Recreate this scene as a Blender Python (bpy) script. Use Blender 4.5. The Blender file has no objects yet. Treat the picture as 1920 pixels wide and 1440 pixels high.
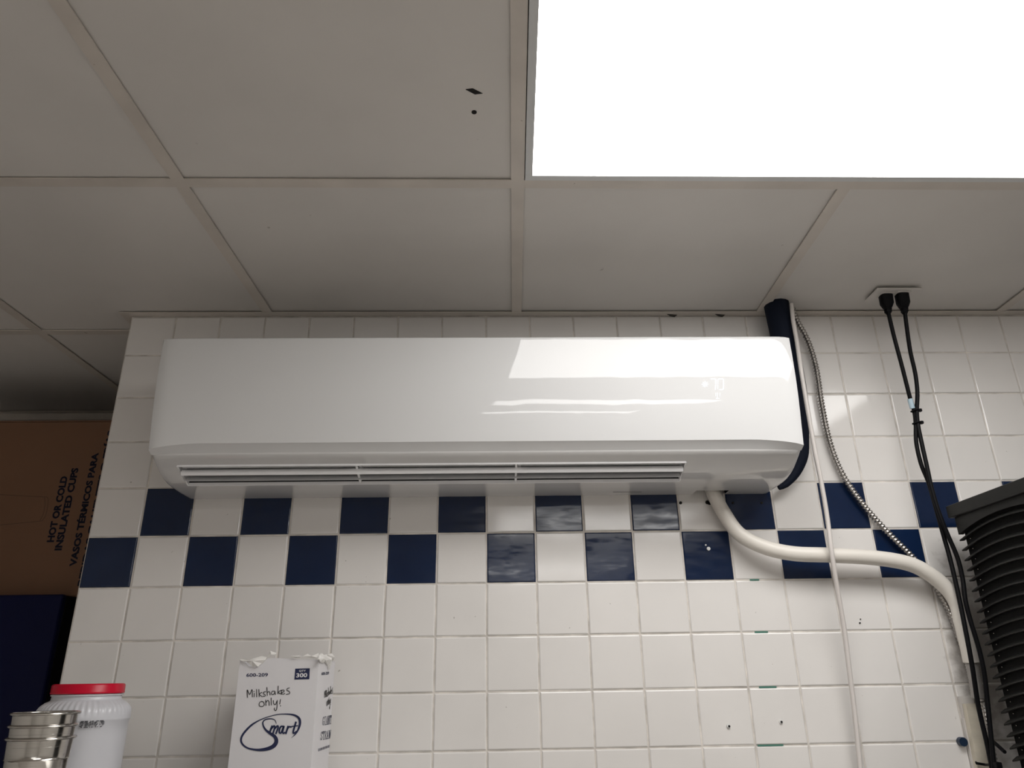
import bpy, math, random
from mathutils import Vector, Matrix, Quaternion
random.seed(7)
scene = bpy.context.scene
COL = scene.collection
ZO = 2.013                       # the checker band's top edge stands this high above the floor

# ------------------------------------------------------------------ camera
F_PX = 1378.921
CAM = Vector((0.87473, -1.62923, -0.40548))
AX = Vector((0.99946, -0.02596, -0.01532))
AD = Vector((-0.00452, 0.37108, -0.92859))
AF = Vector((0.02978, 0.92824, 0.37079))
AF.normalize(); AX = (AX - AF * AX.dot(AF)).normalized(); AD = AF.cross(AX).normalized()
cd = bpy.data.cameras.new('camera'); cam = bpy.data.objects.new('camera', cd); COL.objects.link(cam)
cd.sensor_width = 36.0; cd.lens = F_PX / 1920 * 36.0; cd.clip_start = 0.02
m = Matrix.Identity(4)
for i in range(3):
    m[i][0] = AX[i]; m[i][1] = -AD[i]; m[i][2] = -AF[i]; m[i][3] = CAM[i] + (ZO if i == 2 else 0)
cam.matrix_world = m
scene.camera = cam

def at(u, v, **k):
    """a pixel of the 1920x1440 photograph, met with the plane x=, y= or z= it lies on"""
    d = AX * ((u - 960) / F_PX) + AD * ((v - 720) / F_PX) + AF
    a, c = list(k.items())[0]; i = 'xyz'.index(a)
    return CAM + d * ((c - CAM[i]) / d[i])

# ------------------------------------------------------------------ world, exposure
w = bpy.data.worlds.new('world'); scene.world = w; w.use_nodes = True
w.node_tree.nodes['Background'].inputs[0].default_value = (0.6, 0.62, 0.65, 1)
w.node_tree.nodes['Background'].inputs[1].default_value = 0.0
vs = scene.view_settings
vs.view_transform = 'Standard'; vs.look = 'None'; vs.gamma = 1.0; vs.use_curve_mapping = False
vs.exposure = 0.20
LIGHT_POWER = 7.0

# ------------------------------------------------------------------ materials
def mat(name, col, rough=0.5, metal=0.0, spec=0.5, coat=0.0, var=0.0, vscale=8.0, bump=0.0, bscale=200.0,
        bdist=0.001, emit=None, estr=0.0, trans=0.0, sss=0.0, rvar=0.0, stretch=None, speck=None, grease=None):
    M = bpy.data.materials.new(name); M.use_nodes = True
    nt = M.node_tree; N = nt.nodes; L = nt.links
    b = N['Principled BSDF']
    b.inputs['Base Color'].default_value = (*col, 1); b.inputs['Roughness'].default_value = rough
    b.inputs['Metallic'].default_value = metal; b.inputs['Specular IOR Level'].default_value = spec
    b.inputs['Coat Weight'].default_value = coat; b.inputs['Coat Roughness'].default_value = 0.03
    b.inputs['Transmission Weight'].default_value = trans
    if sss:
        b.inputs['Subsurface Weight'].default_value = sss
        b.inputs['Subsurface Radius'].default_value = (0.02, 0.02, 0.02)
    if emit:
        b.inputs['Emission Color'].default_value = (*emit, 1); b.inputs['Emission Strength'].default_value = estr
    geo = N.new('ShaderNodeNewGeometry'); pos = geo.outputs['Position']
    if stretch:
        mp = N.new('ShaderNodeMapping'); mp.inputs['Scale'].default_value = stretch
        L.new(pos, mp.inputs['Vector']); pos = mp.outputs['Vector']
    colsock = None
    if var:
        n = N.new('ShaderNodeTexNoise'); n.inputs['Scale'].default_value = vscale; n.inputs['Detail'].default_value = 5
        L.new(pos, n.inputs['Vector'])
        r = N.new('ShaderNodeMapRange'); r.inputs[1].default_value = 0.3; r.inputs[2].default_value = 0.7
        r.inputs[3].default_value = 1 - var; r.inputs[4].default_value = 1 + var
        L.new(n.outputs['Fac'], r.inputs[0])
        mx = N.new('ShaderNodeMix'); mx.data_type = 'RGBA'; mx.blend_type = 'MULTIPLY'; mx.inputs[0].default_value = 1
        mx.inputs[6].default_value = (*col, 1); L.new(r.outputs[0], mx.inputs[7]); colsock = mx.outputs[2]
    if speck:
        # small dark specks and scuffs of dirt
        sc_, thr, scol, amt = speck
        n2 = N.new('ShaderNodeTexNoise'); n2.inputs['Scale'].default_value = sc_; n2.inputs['Detail'].default_value = 2
        L.new(geo.outputs['Position'], n2.inputs['Vector'])
        r2 = N.new('ShaderNodeMapRange'); r2.inputs[1].default_value = thr; r2.inputs[2].default_value = thr + 0.04
        r2.inputs[3].default_value = 0; r2.inputs[4].default_value = amt
        L.new(n2.outputs['Fac'], r2.inputs[0])
        m2 = N.new('ShaderNodeMix'); m2.data_type = 'RGBA'; L.new(r2.outputs[0], m2.inputs[0])
        if colsock: L.new(colsock, m2.inputs[6])
        else: m2.inputs[6].default_value = (*col, 1)
        m2.inputs[7].default_value = (*scol, 1); colsock = m2.outputs[2]
    if grease:
        # splashed dirt behind the machine, an irregular patch with its own outline
        sb = N.new('ShaderNodeVectorMath'); sb.operation = 'SUBTRACT'; sb.inputs[1].default_value = grease[0]; L.new(geo.outputs['Position'], sb.inputs[0])
        dv = N.new('ShaderNodeVectorMath'); dv.operation = 'DIVIDE'; dv.inputs[1].default_value = grease[1]; L.new(sb.outputs[0], dv.inputs[0])
        ln = N.new('ShaderNodeVectorMath'); ln.operation = 'LENGTH'; L.new(dv.outputs[0], ln.inputs[0])
        n3 = N.new('ShaderNodeTexNoise'); n3.inputs['Scale'].default_value = 45; n3.inputs['Detail'].default_value = 6; L.new(geo.outputs['Position'], n3.inputs['Vector'])
        ad = N.new('ShaderNodeMath'); ad.operation = 'SUBTRACT'; L.new(n3.outputs['Fac'], ad.inputs[0]); L.new(ln.outputs['Value'], ad.inputs[1])
        r3 = N.new('ShaderNodeMapRange'); r3.inputs[1].default_value = -0.45; r3.inputs[2].default_value = 0.12; r3.inputs[3].default_value = 0; r3.inputs[4].default_value = 0.75
        L.new(ad.outputs[0], r3.inputs[0])
        m3 = N.new('ShaderNodeMix'); m3.data_type = 'RGBA'; L.new(r3.outputs[0], m3.inputs[0])
        if colsock: L.new(colsock, m3.inputs[6])
        else: m3.inputs[6].default_value = (*col, 1)
        m3.inputs[7].default_value = (0.20, 0.17, 0.14, 1); colsock = m3.outputs[2]
    if colsock: L.new(colsock, b.inputs['Base Color'])
    if rvar:
        n = N.new('ShaderNodeTexNoise'); n.inputs['Scale'].default_value = 30; n.inputs['Detail'].default_value = 6
        mp = N.new('ShaderNodeMapping'); mp.inputs['Scale'].default_value = (0.6, 1, 2.5)
        L.new(geo.outputs['Position'], mp.inputs['Vector']); L.new(mp.outputs['Vector'], n.inputs['Vector'])
        r = N.new('ShaderNodeMapRange'); r.inputs[1].default_value = 0.35; r.inputs[2].default_value = 0.7
        r.inputs[3].default_value = rough; r.inputs[4].default_value = rough + rvar
        L.new(n.outputs['Fac'], r.inputs[0]); L.new(r.outputs[0], b.inputs['Roughness'])
    if bump:
        n = N.new('ShaderNodeTexNoise'); n.inputs['Scale'].default_value = bscale; n.inputs['Detail'].default_value = 3
        L.new(pos, n.inputs['Vector'])
        bp = N.new('ShaderNodeBump'); bp.inputs['Strength'].default_value = bump; bp.inputs['Distance'].default_value = bdist
        L.new(n.outputs['Fac'], bp.inputs['Height']); L.new(bp.outputs['Normal'], b.inputs['Normal'])
    return M

WHITE_TILE = mat('white_glazed_tile', (0.76, 0.735, 0.71), 0.10, var=0.035, vscale=5, bump=0.12, bscale=14, bdist=0.002,
                 speck=(90, 0.735, (0.25, 0.22, 0.18), 0.6), grease=((1.905, 0.0, -0.37+ZO), (0.075, 1.0, 0.26)))
BLUE_TILE = mat('navy_glazed_tile', (0.006, 0.016, 0.050), 0.06, spec=0.40, var=0.15, vscale=9, bump=0.12, bscale=14, bdist=0.002, rvar=0.16)
GROUT = mat('grey_beige_grout', (0.64, 0.60, 0.55), 0.85, var=0.25, vscale=25)
CEIL = mat('ceiling_panel_vinyl', (0.65, 0.622, 0.588), 0.55, var=0.05, vscale=3, bump=0.15, bscale=350, bdist=0.0006,
           speck=(26, 0.77, (0.22, 0.19, 0.16), 0.55))
BAR = mat('ceiling_grid_paint', (0.60, 0.55, 0.495), 0.4, var=0.06, vscale=12, speck=(60, 0.76, (0.2, 0.14, 0.1), 0.6))
DECK = mat('plenum_deck', (0.05, 0.045, 0.04), 0.9)
PAINT = mat('painted_wall', (0.88, 0.865, 0.84), 0.6, var=0.04)
DARKPAINT = mat('dark_store_wall', (0.28, 0.26, 0.25), 0.6, var=0.04)
FLOOR = mat('pale_tile_floor', (0.74, 0.70, 0.66), 0.45, var=0.15, vscale=6)
LAMP_FRAME = mat('lamp_frame_enamel', (0.62, 0.63, 0.63), 0.3)
DIFFUSER = mat('lamp_diffuser', (0.9, 0.9, 0.9), 0.4, emit=(1.0, 0.985, 0.965), estr=LIGHT_POWER)
AC_WHITE = mat('ac_gloss_white', (0.68, 0.68, 0.68), 0.03, spec=0.40, coat=0.0, bump=0.25, bscale=5, bdist=0.004)
AC_SHELL = mat('ac_satin_white', (0.66, 0.655, 0.65), 0.03, var=0.01, coat=0.6)
AC_VANE = mat('ac_vane_white', (0.86, 0.86, 0.87), 0.25)
AC_DARK = mat('ac_duct_dark', (0.05, 0.05, 0.055), 0.5)
BLACK = mat('black_rubber', (0.003, 0.003, 0.004), 0.5, spec=0.14)
NAVYWRAP = mat('navy_pipe_wrap', (0.003, 0.006, 0.016), 0.75, spec=0.2)
WHITE_CABLE = mat('white_cable_jacket', (0.68, 0.64, 0.61), 0.4)
HOSE = mat('cream_hose', (0.74, 0.70, 0.64), 0.4)
HOSE_DIM = mat('clear_ribbed_hose', (0.32, 0.30, 0.28), 0.35)
CONDUIT = mat('galvanised_conduit', (0.40, 0.38, 0.36), 0.30, metal=1.0, var=0.15, vscale=60)
STEEL = mat('brushed_steel', (0.50, 0.48, 0.45), 0.15, metal=1.0, var=0.06, vscale=40, stretch=(1, 1, 30))
SHELF_STEEL = mat('shelf_steel', (0.55, 0.54, 0.52), 0.35, metal=1.0)
JAR = mat('translucent_jar_plastic', (0.62, 0.62, 0.65), 0.28, sss=0.5)
RED = mat('red_lid_plastic', (0.56, 0.003, 0.028), 0.3, spec=0.3)
CARTON = mat('white_carton', (0.70, 0.685, 0.70), 0.55, var=0.02)
TORN = mat('torn_paper', (0.80, 0.78, 0.75), 0.8)
NAVYINK = mat('navy_ink', (0.008, 0.014, 0.06), 0.5)
BLACKINK = mat('black_marker_ink', (0.008, 0.008, 0.010), 0.5)
GREYINK = mat('grey_dot_ink', (0.10, 0.10, 0.11), 0.6)
CASEINK = mat('case_navy_ink', (0.002, 0.003, 0.014), 0.6, spec=0.2)
WHITEINK = mat('white_ink', (0.75, 0.74, 0.75), 0.5)
CARDBOARD = mat('brown_cardboard', (0.17, 0.085, 0.045), 0.75, var=0.06, vscale=5)
BROWNINK = mat('brown_line_ink', (0.06, 0.03, 0.015), 0.7)
NAVY = mat('navy_cabinet_paint', (0.0012, 0.0025, 0.030), 0.5, spec=0.15)
BLACKP = mat('black_plastic', (0.013, 0.013, 0.012), 0.45, spec=0.32, var=0.1, vscale=30)
BLACKB = mat('shaded_black_panel', (0.004, 0.004, 0.004), 0.7, spec=0.15)  # machine body and cabinet sides, with shade put into the colour
IVORY = mat('ivory_plastic', (0.62, 0.57, 0.47), 0.45, var=0.10, vscale=40)
PLATEW = mat('white_outlet_plate', (0.62, 0.59, 0.56), 0.35)
HOLE = mat('hole_black', (0.006, 0.005, 0.005), 0.9)
ANCHOR = mat('white_anchor_plastic', (0.75, 0.75, 0.73), 0.4)
ANCHORB = mat('blue_anchor_plastic', (0.008, 0.022, 0.05), 0.4)
GREEN = mat('green_residue', (0.06, 0.20, 0.15), 0.6)
LABEL = mat('pale_blue_label', (0.45, 0.58, 0.66), 0.5)
GLOW = mat('display_glow', (0.8, 0.85, 1.0), 0.4, emit=(0.82, 0.86, 1.0), estr=1.2)
GLOWF = mat('display_glow_faint', (0.8, 0.82, 0.9), 0.4, emit=(0.85, 0.88, 1.0), estr=0.8)

# ------------------------------------------------------------------ mesh helpers
class MB:
    def __init__(s): s.v = []; s.f = []
    def add(s, vs_, fs):
        o = len(s.v); s.v += [tuple(p) for p in vs_]; s.f += [tuple(i + o for i in q) for q in fs]; return s
    def box(s, a, b):
        (x0, y0, z0), (x1, y1, z1) = a, b
        return s.add([(x0,y0,z0),(x1,y0,z0),(x1,y1,z0),(x0,y1,z0),(x0,y0,z1),(x1,y0,z1),(x1,y1,z1),(x0,y1,z1)],
              [(0,3,2,1),(4,5,6,7),(0,1,5,4),(1,2,6,5),(2,3,7,6),(3,0,4,7)])
    def cbox(s, a, b, c=0.002):
        """box with chamfered edges"""
        (x0, y0, z0), (x1, y1, z1) = a, b
        V = []; idx = {}
        for ix, X in enumerate((x0, x1)):
            for iy, Y in enumerate((y0, y1)):
                for iz, Z in enumerate((z0, z1)):
                    sx = c if ix == 0 else -c; sy = c if iy == 0 else -c; sz = c if iz == 0 else -c
                    for ax, p in enumerate(((X, Y + sy, Z + sz), (X + sx, Y, Z + sz), (X + sx, Y + sy, Z))):
                        idx[ix, iy, iz, ax] = len(V); V.append(p)
        Fs = []
        I = lambda *k: idx[k]
        for i in (0, 1):
            Fs.append([I(i,0,0,0), I(i,1,0,0), I(i,1,1,0), I(i,0,1,0)])
            Fs.append([I(0,i,0,1), I(1,i,0,1), I(1,i,1,1), I(0,i,1,1)])
            Fs.append([I(0,0,i,2), I(1,0,i,2), I(1,1,i,2), I(0,1,i,2)])
            for j in (0, 1):
                Fs.append([I(i,j,0,0), I(i,j,1,0), I(i,j,1,1), I(i,j,0,1)])
                Fs.append([I(i,0,j,0), I(i,1,j,0), I(i,1,j,2), I(i,0,j,2)])
                Fs.append([I(0,i,j,1), I(1,i,j,1), I(1,i,j,2), I(0,i,j,2)])
                for k in (0, 1): Fs.append([I(i,j,k,0), I(i,j,k,1), I(i,j,k,2)])
        cen = Vector(((x0+x1)/2, (y0+y1)/2, (z0+z1)/2)); out = []
        for q in Fs:
            P = [Vector(V[i]) for i in q]
            n = (P[1]-P[0]).cross(P[2]-P[0]); mid = sum(P, Vector())/len(P)
            out.append(q if n.dot(mid-cen) > 0 else q[::-1])
        return s.add(V, out)
    def prism(s, poly, lo, hi, axis='z'):
        """polygon (2-D, counter-clockwise seen from +axis) extruded from lo to hi"""
        def P(a, b, c):
            return {'z': (a, b, c), 'x': (c, a, b), 'y': (b, c, a)}[axis]
        n = len(poly)
        return s.add([P(a, b, lo) for a, b in poly] + [P(a, b, hi) for a, b in poly],
              [tuple(range(n))[::-1], tuple(range(n, 2*n))] + [(i, (i+1) % n, n+(i+1) % n, n+i) for i in range(n)])
    def tube(s, path, r, n=10, cap=True):
        P = [Vector(p) for p in path]; k = len(P)
        R = r if isinstance(r, (list, tuple)) else [r]*k
        T = [(P[min(i+1,k-1)]-P[max(i-1,0)]).normalized() for i in range(k)]
        a = Vector((0,1,0)) if abs(T[0].y) < 0.8 else Vector((1,0,0))
        nrm = (a - T[0]*a.dot(T[0])).normalized(); V = []
        for i in range(k):
            if i:
                q = T[i-1].rotation_difference(T[i]); nrm = q @ nrm; nrm = (nrm - T[i]*nrm.dot(T[i])).normalized()
            b = T[i].cross(nrm)
            V += [P[i] + (nrm*math.cos(t)+b*math.sin(t))*R[i] for t in (2*math.pi*j/n for j in range(n))]
        Fs = [(i*n+j, i*n+(j+1)%n, (i+1)*n+(j+1)%n, (i+1)*n+j) for i in range(k-1) for j in range(n)]
        if cap: Fs += [tuple(range(n))[::-1], tuple(range((k-1)*n, k*n))]
        return s.add(V, Fs)
    def lathe(s, prof, c=(0,0,0), n=40, mod=None):
        V = []
        for i, (r, z) in enumerate(prof):
            for j in range(n):
                t = 2*math.pi*j/n; rr = r*(1+(mod(i, t) if mod else 0))
                V.append((c[0]+rr*math.cos(t), c[1]+rr*math.sin(t), c[2]+z))
        k = len(prof)
        Fs = [(i*n+j, i*n+(j+1)%n, (i+1)*n+(j+1)%n, (i+1)*n+j) for i in range(k-1) for j in range(n)]
        return s.add(V, Fs)
    def disc(s, c, r, ax='y', n=14, d=0.001):
        poly = [(r*math.cos(2*math.pi*i/n), r*math.sin(2*math.pi*i/n)) for i in range(n)]
        off = {'y': (c[2], c[0], c[1]), 'z': (c[0], c[1], c[2]), 'x': (c[1], c[2], c[0])}[ax]
        return s.prism([(a+off[0], b+off[1]) for a, b in poly], off[2]-d, off[2]+d, ax)

def finish(ob, smooth=False, ang=35):
    me = ob.data
    if smooth:
        me.polygons.foreach_set('use_smooth', [True]*len(me.polygons))
        try: me.set_sharp_from_angle(angle=math.radians(ang))
        except Exception: pass
def obj(name, mb, material, parent=None, smooth=False, ang=35, origin=None):
    me = bpy.data.meshes.new(name)
    V = mb.v
    if origin is not None: V = [(x-origin[0], y-origin[1], z-origin[2]) for x, y, z in V]
    me.from_pydata(V, [], mb.f); me.update()
    me.materials.append(material)
    o = bpy.data.objects.new(name, me); COL.objects.link(o)
    finish(o, smooth, ang)
    if parent is not None: o.parent = parent
    if origin is not None: o.location = origin
    if parent is None: o.location.z += ZO
    return o
def tag(o, label, cat, group=None):
    o['label'] = label; o['category'] = cat
    if group: o['group'] = group
    return o
def thing(name, label, cat, base, group=None):
    """an Empty at the thing's base; children are built in the shared coordinates and shifted back under it"""
    o = bpy.data.objects.new(name, None); COL.objects.link(o); o.empty_display_size = 0.05
    o.location = (base[0], base[1], base[2]+ZO)
    return tag(o, label, cat, group)
def part(name, mb, material, t, smooth=False, ang=35, label=None):
    b = t.location; off = Vector((b[0], b[1], b[2]-ZO)) if t.parent is None else Vector(t['base'])
    p = t if t.parent is None else t
    me = bpy.data.meshes.new(name)
    me.from_pydata([(x-off[0], y-off[1], z-off[2]) for x, y, z in mb.v], [], mb.f); me.update(); me.materials.append(material)
    o = bpy.data.objects.new(name, me); COL.objects.link(o); finish(o, smooth, ang); o.parent = p
    if label: o['label'] = label
    return o
def sub(name, mb, material, root, parent, smooth=False, label=None):
    """a sub-part: child of a part whose own origin coincides with the root's"""
    o = part(name, mb, material, root, smooth, label=label); o.parent = parent
    return o

def smooth_path(pts, step=0.008):
    P = [Vector(p) for p in pts]; out = []
    for i in range(len(P)-1):
        p0 = P[i-1] if i else P[0]*2-P[1]; p1 = P[i]; p2 = P[i+1]; p3 = P[i+2] if i+2 < len(P) else P[-1]*2-P[-2]
        n = max(2, int((p2-p1).length/step))
        for k in range(n):
            t = k/n
            out.append(0.5*((2*p1)+(p2-p0)*t+(2*p0-5*p1+4*p2-p3)*t*t+(3*p1-p0-3*p2+p3)*t*t*t))
    out.append(P[-1]); return out
def resample(path, step):
    out = [path[0]]; acc = 0
    for a, b in zip(path, path[1:]):
        d = (b-a).length; t = step-acc
        while t <= d:
            out.append(a+(b-a)*(t/d)); t += step
        acc = d-(t-step)
    return out
def ribbon(mb, pts, width, to3, lift):
    """flat pen stroke: pts in crop pixels, to3 maps them to the surface; lift is the surface normal offset"""
    P = smooth_path([(a, b, 0) for a, b in pts], 6) if len(pts) > 2 else [Vector((a, b, 0)) for a, b in pts]
    k = len(P); Vv = []
    if isinstance(width, (list, tuple)):
        n = len(width)-1
        W = []
        for i in range(k):
            t = i/(k-1)*n; j = min(int(t), n-1); W.append(width[j]+(width[j+1]-width[j])*(t-j))
    else: W = [width]*k
    for i in range(k):
        T = (P[min(i+1,k-1)]-P[max(i-1,0)]); T = T.normalized() if T.length else Vector((1,0,0))
        nn = Vector((-T.y, T.x, 0))*W[i]/2
        e = T*W[i]*0.35 if i == k-1 else (-T*W[i]*0.35 if i == 0 else Vector((0,0,0)))
        for s_ in (1, -1):
            q = P[i]+nn*s_+e; Vv.append(to3(q.x, q.y)+lift)
    mb.add(Vv, [(2*i, 2*i+1, 2*i+3, 2*i+2) for i in range(k-1)])

def text_pts(body, offset=0.0, shear=0.0):
    cu = bpy.data.curves.new('lettering', 'FONT'); cu.body = body; cu.size = 1; cu.offset = offset; cu.shear = shear
    cu.resolution_u = 3
    o = bpy.data.objects.new('lettering', cu); COL.objects.link(o)
    me = bpy.data.meshes.new_from_object(o.evaluated_get(bpy.context.evaluated_depsgraph_get()))
    V = [v.co.copy() for v in me.vertices]; Fs = [tuple(p.vertices) for p in me.polygons]
    bpy.data.objects.remove(o); bpy.data.curves.remove(cu); bpy.data.meshes.remove(me)
    xs = [v.x for v in V]; ys = [v.y for v in V]
    x0, x1, y0, y1 = min(xs), max(xs), min(ys), max(ys)
    return [((v.x-x0)/(x1-x0), (v.y-y0)/(y1-y0)) for v in V], Fs
def text_quad(mb, body, bl, br, tl, lift, offset=0.0, shear=0.0):
    """lettering fitted to the parallelogram bottom-left, bottom-right, top-left"""
    P, Fs = text_pts(body, offset, shear); bl, br, tl = Vector(bl), Vector(br), Vector(tl)
    mb.add([bl+(br-bl)*a+(tl-bl)*b+lift for a, b in P], Fs)

# ------------------------------------------------------------------ the room shell
P = 0.108; CZ = 0.4274; FZ = -ZO
XL, XR, YF, YB = -1.35, 3.3, -6.2, 0.70
def struct(name, mb, material, parent=None, smooth=False):
    o = obj(name, mb, material, parent, smooth)
    if parent is None: o['kind'] = 'structure'
    return o
struct('floor', MB().box((XL-0.1, YF-0.1, FZ-0.1), (XR+0.1, YB+0.1, FZ)), FLOOR)
struct('wall_left', MB().box((XL-0.1, YF, FZ), (XL, YB, CZ+0.12)), PAINT)
struct('wall_right', MB().box((XR, YF, FZ), (XR+0.1, 0.0, CZ+0.12)), PAINT)
struct('wall_front', MB().box((XL-0.1, YF-0.1, FZ), (XR+0.1, YF, CZ+0.12)), PAINT)
struct('wall_recess', MB().box((XL-0.1, YB, FZ), (0.0, YB+0.1, CZ+0.12)), DARKPAINT)
TT = 0.006
wall = struct('wall_back', MB().box((0.001, 0.0022, FZ), (XR+0.1, YB+0.1, CZ+0.12)), GROUT)

def tile_mesh(name, wd, ht, material):
    g = 0.0016; c = 0.0024; y0 = 0.0; y1 = TT; yb = 0.0016
    def ring(i, y): return [(i, y, -ht+i), (wd-i, y, -ht+i), (wd-i, y, -i), (i, y, -i)]
    V = ring(g, y1) + ring(g, yb) + ring(g+c*0.45, 0.0005) + ring(g+c, y0)
    Fs = [(12,13,14,15)]
    for a in (0, 4, 8): Fs += [(a+i, a+(i+1)%4, a+4+(i+1)%4, a+4+i) for i in range(4)]
    me = bpy.data.meshes.new(name); me.from_pydata(V, [], Fs); me.update(); me.materials.append(material); return me
TW = tile_mesh('wall_tile', P, P, WHITE_TILE); TB = tile_mesh('wall_tile', P, P, BLUE_TILE)
TC = tile_mesh('wall_tile', P, 0.1025, WHITE_TILE)
NCOL = 25; rest = MB()
for r in range(-4, 18):
    for c in range(NCOL if r < 6 else 30):
        z = -r*P
        if r < 6:
            blue = (r == 0 and c % 2 == 1) or (r == 1 and c % 2 == 0)
            me = TB if blue else (TC if r == -4 else TW)
            if r == -4: z = CZ-0.001
            o = bpy.data.objects.new('wall_tile', me); COL.objects.link(o); o.parent = wall
            o.location = (c*P+0.001, random.uniform(0, 0.0005), z)
            o.rotation_euler = (random.uniform(-.0035, .0035), 0, random.uniform(-.0035, .0035))
        elif c*P < XR-P:
            rest.box((c*P+0.0023, 0.0, z-P+0.0013), (c*P+P-0.0003, TT, z-0.0013))
for r in range(-4, 6):
    for c in range(NCOL, 30):
        rest.box((c*P+0.0023, 0.0, -r*P-P+0.0013), (c*P+P-0.0003, TT, min(-r*P-0.0013, CZ-0.001)))
o = obj('wall_tile_field', rest, WHITE_TILE, wall); o['kind'] = 'stuff'

# ------------------------------------------------------------------ suspended ceiling
ceil = struct('ceiling', MB().box((XL-0.1, YF-0.1, CZ+0.10), (XR+0.1, YB+0.1, CZ+0.13)), DECK)
GX = [0.3200+0.6065*i for i in range(-3, 6)]
GY = [-0.523-0.6125*i for i in range(-2, 11)]        # +0.702, 0.0895, -0.523, -1.1355 ...
def sh(x, y): return x+0.028*(y+0.523)
LIGHTS = [(2, 4, 3), (2, 4, 6), (2, 4, 9)]           # (first column gap, last, row) -> cells between GX and GY
lit = set()
XI = {round(x, 3): i for i, x in enumerate(GX)}
c0 = 4                                               # GX[4] = 0.9265
for row in (2, 5, 8):                                # rows between GY[row] and GY[row+1]
    lit.add((c0, row)); lit.add((c0+1, row))
def panel(poly):
    obj('ceiling_panel', MB().prism([(sh(x, y), y) for x, y in poly], CZ+0.0045, CZ+0.0165), CEIL, ceil)
g = 0.003
GXx = [XL] + [x for x in GX if x > XL+0.05 and x < XR-0.05] + [XR]
for i in range(len(GXx)-1):
    for j in range(len(GY)-1):
        y1, y0 = GY[j], GY[j+1]; x0, x1 = GXx[i]+g, GXx[i+1]-g
        y1 = min(y1, YB)-g; y0 = max(y0, YF)+g
        if y1 <= y0: continue
        if any(abs(GX[a]-GXx[i]) < 1e-6 and b == j for a, b in lit): continue
        if x0 > 0 and y0 >= 0: continue
        if j == 1:                                    # the row that meets the tiled wall
            if x0 > 0: y1 = -g
            elif x1 > 0:
                panel([(x0, y0), (x1, y0), (x1, -g), (-0.006, -g), (-0.006, y1), (x0, y1)]); continue
        elif j == 0:
            x1 = min(x1, -0.004)
            if x1 <= x0: continue
        panel([(x0, y0), (x1, y0), (x1, y1), (x0, y1)])
BW = 0.0118
def bar(name, poly): obj(name, MB().prism(poly, CZ, CZ+0.0022), BAR, ceil)
for y in GY[1:-1]:
    xe = -0.002 if y > 0 else XR
    bar('main_runner', [(XL, y-BW), (xe, y-BW), (xe, y+BW), (XL, y+BW)])
for x in GX:
    if x < XL+0.05 or x > XR-0.05: continue
    for j in range(len(GY)-1):
        y1, y0 = GY[j]-BW, GY[j+1]+BW
        if j == 0: y1 = YB-0.02
        if x > 0 and y0 > 0: continue
        if x > 0 and y1 > 0: y1 = -0.021
        y0 = max(y0, YF+0.01)
        if abs(x-GX[c0+1]) < 1e-6 and (c0, j) in lit: continue
        bar('cross_runner', [(sh(x, y0)-BW, y0), (sh(x, y0)+BW, y0), (sh(x, y1)+BW, y1), (sh(x, y1)-BW, y1)])
def angle_trim(a, b):
    obj('wall_angle', MB().box(a, b), BAR, ceil)
angle_trim((0.0, -0.021, CZ-0.0006), (XR, -0.0005, CZ+0.0010))
angle_trim((-0.021, -0.021, CZ-0.0006), (-0.0, YB, CZ+0.0010))
angle_trim((XL, YB-0.021, CZ-0.0006), (-0.021, YB, CZ+0.0010))
angle_trim((XL, YB-0.002, CZ-0.022), (0.0, YB-0.0004, CZ-0.0006))
angle_trim((XL+0.0005, YF, CZ-0.0006), (XL+0.021, YB-0.021, CZ+0.0010))
angle_trim((XR-0.021, YF, CZ-0.0006), (XR-0.0005, -0.021, CZ+0.0010))
# bent tabs of the wall angle
for u in (1262, 1352):
    p = at(u, 588, z=CZ)
    obj('bent_tab', MB().add([(p.x-0.016, p.y, CZ-0.001), (p.x+0.012, p.y+0.004, CZ-0.001), (p.x+0.004, p.y+0.006, CZ-0.007), (p.x-0.008, p.y+0.004, CZ-0.005)],
        [(0,1,2,3),(3,2,1,0)]), DECK, ceil)
# two punctures in the panel beside the lamp
p = at(889, 171, z=CZ+0.0045); q = at(889, 210, z=CZ+0.0045)
obj('puncture', MB().prism([(p.x-0.013, p.y-0.004), (p.x-0.002, p.y-0.006), (p.x+0.013, p.y+0.004), (p.x+0.001, p.y+0.006)], CZ+0.0036, CZ+0.006), HOLE, ceil)
obj('puncture', MB().disc((q.x, q.y, CZ+0.0048), 0.0042, 'z', d=0.0013), HOLE, ceil)
# hole by the pipe wrap
p = at(1478, 577, z=CZ)
obj('cut_out', MB().prism([(p.x-0.07, p.y-0.004), (p.x+0.012, p.y-0.006), (p.x+0.014, -0.024), (p.x-0.066, -0.024)], CZ+0.0034, CZ+0.006), HOLE, ceil)

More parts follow.
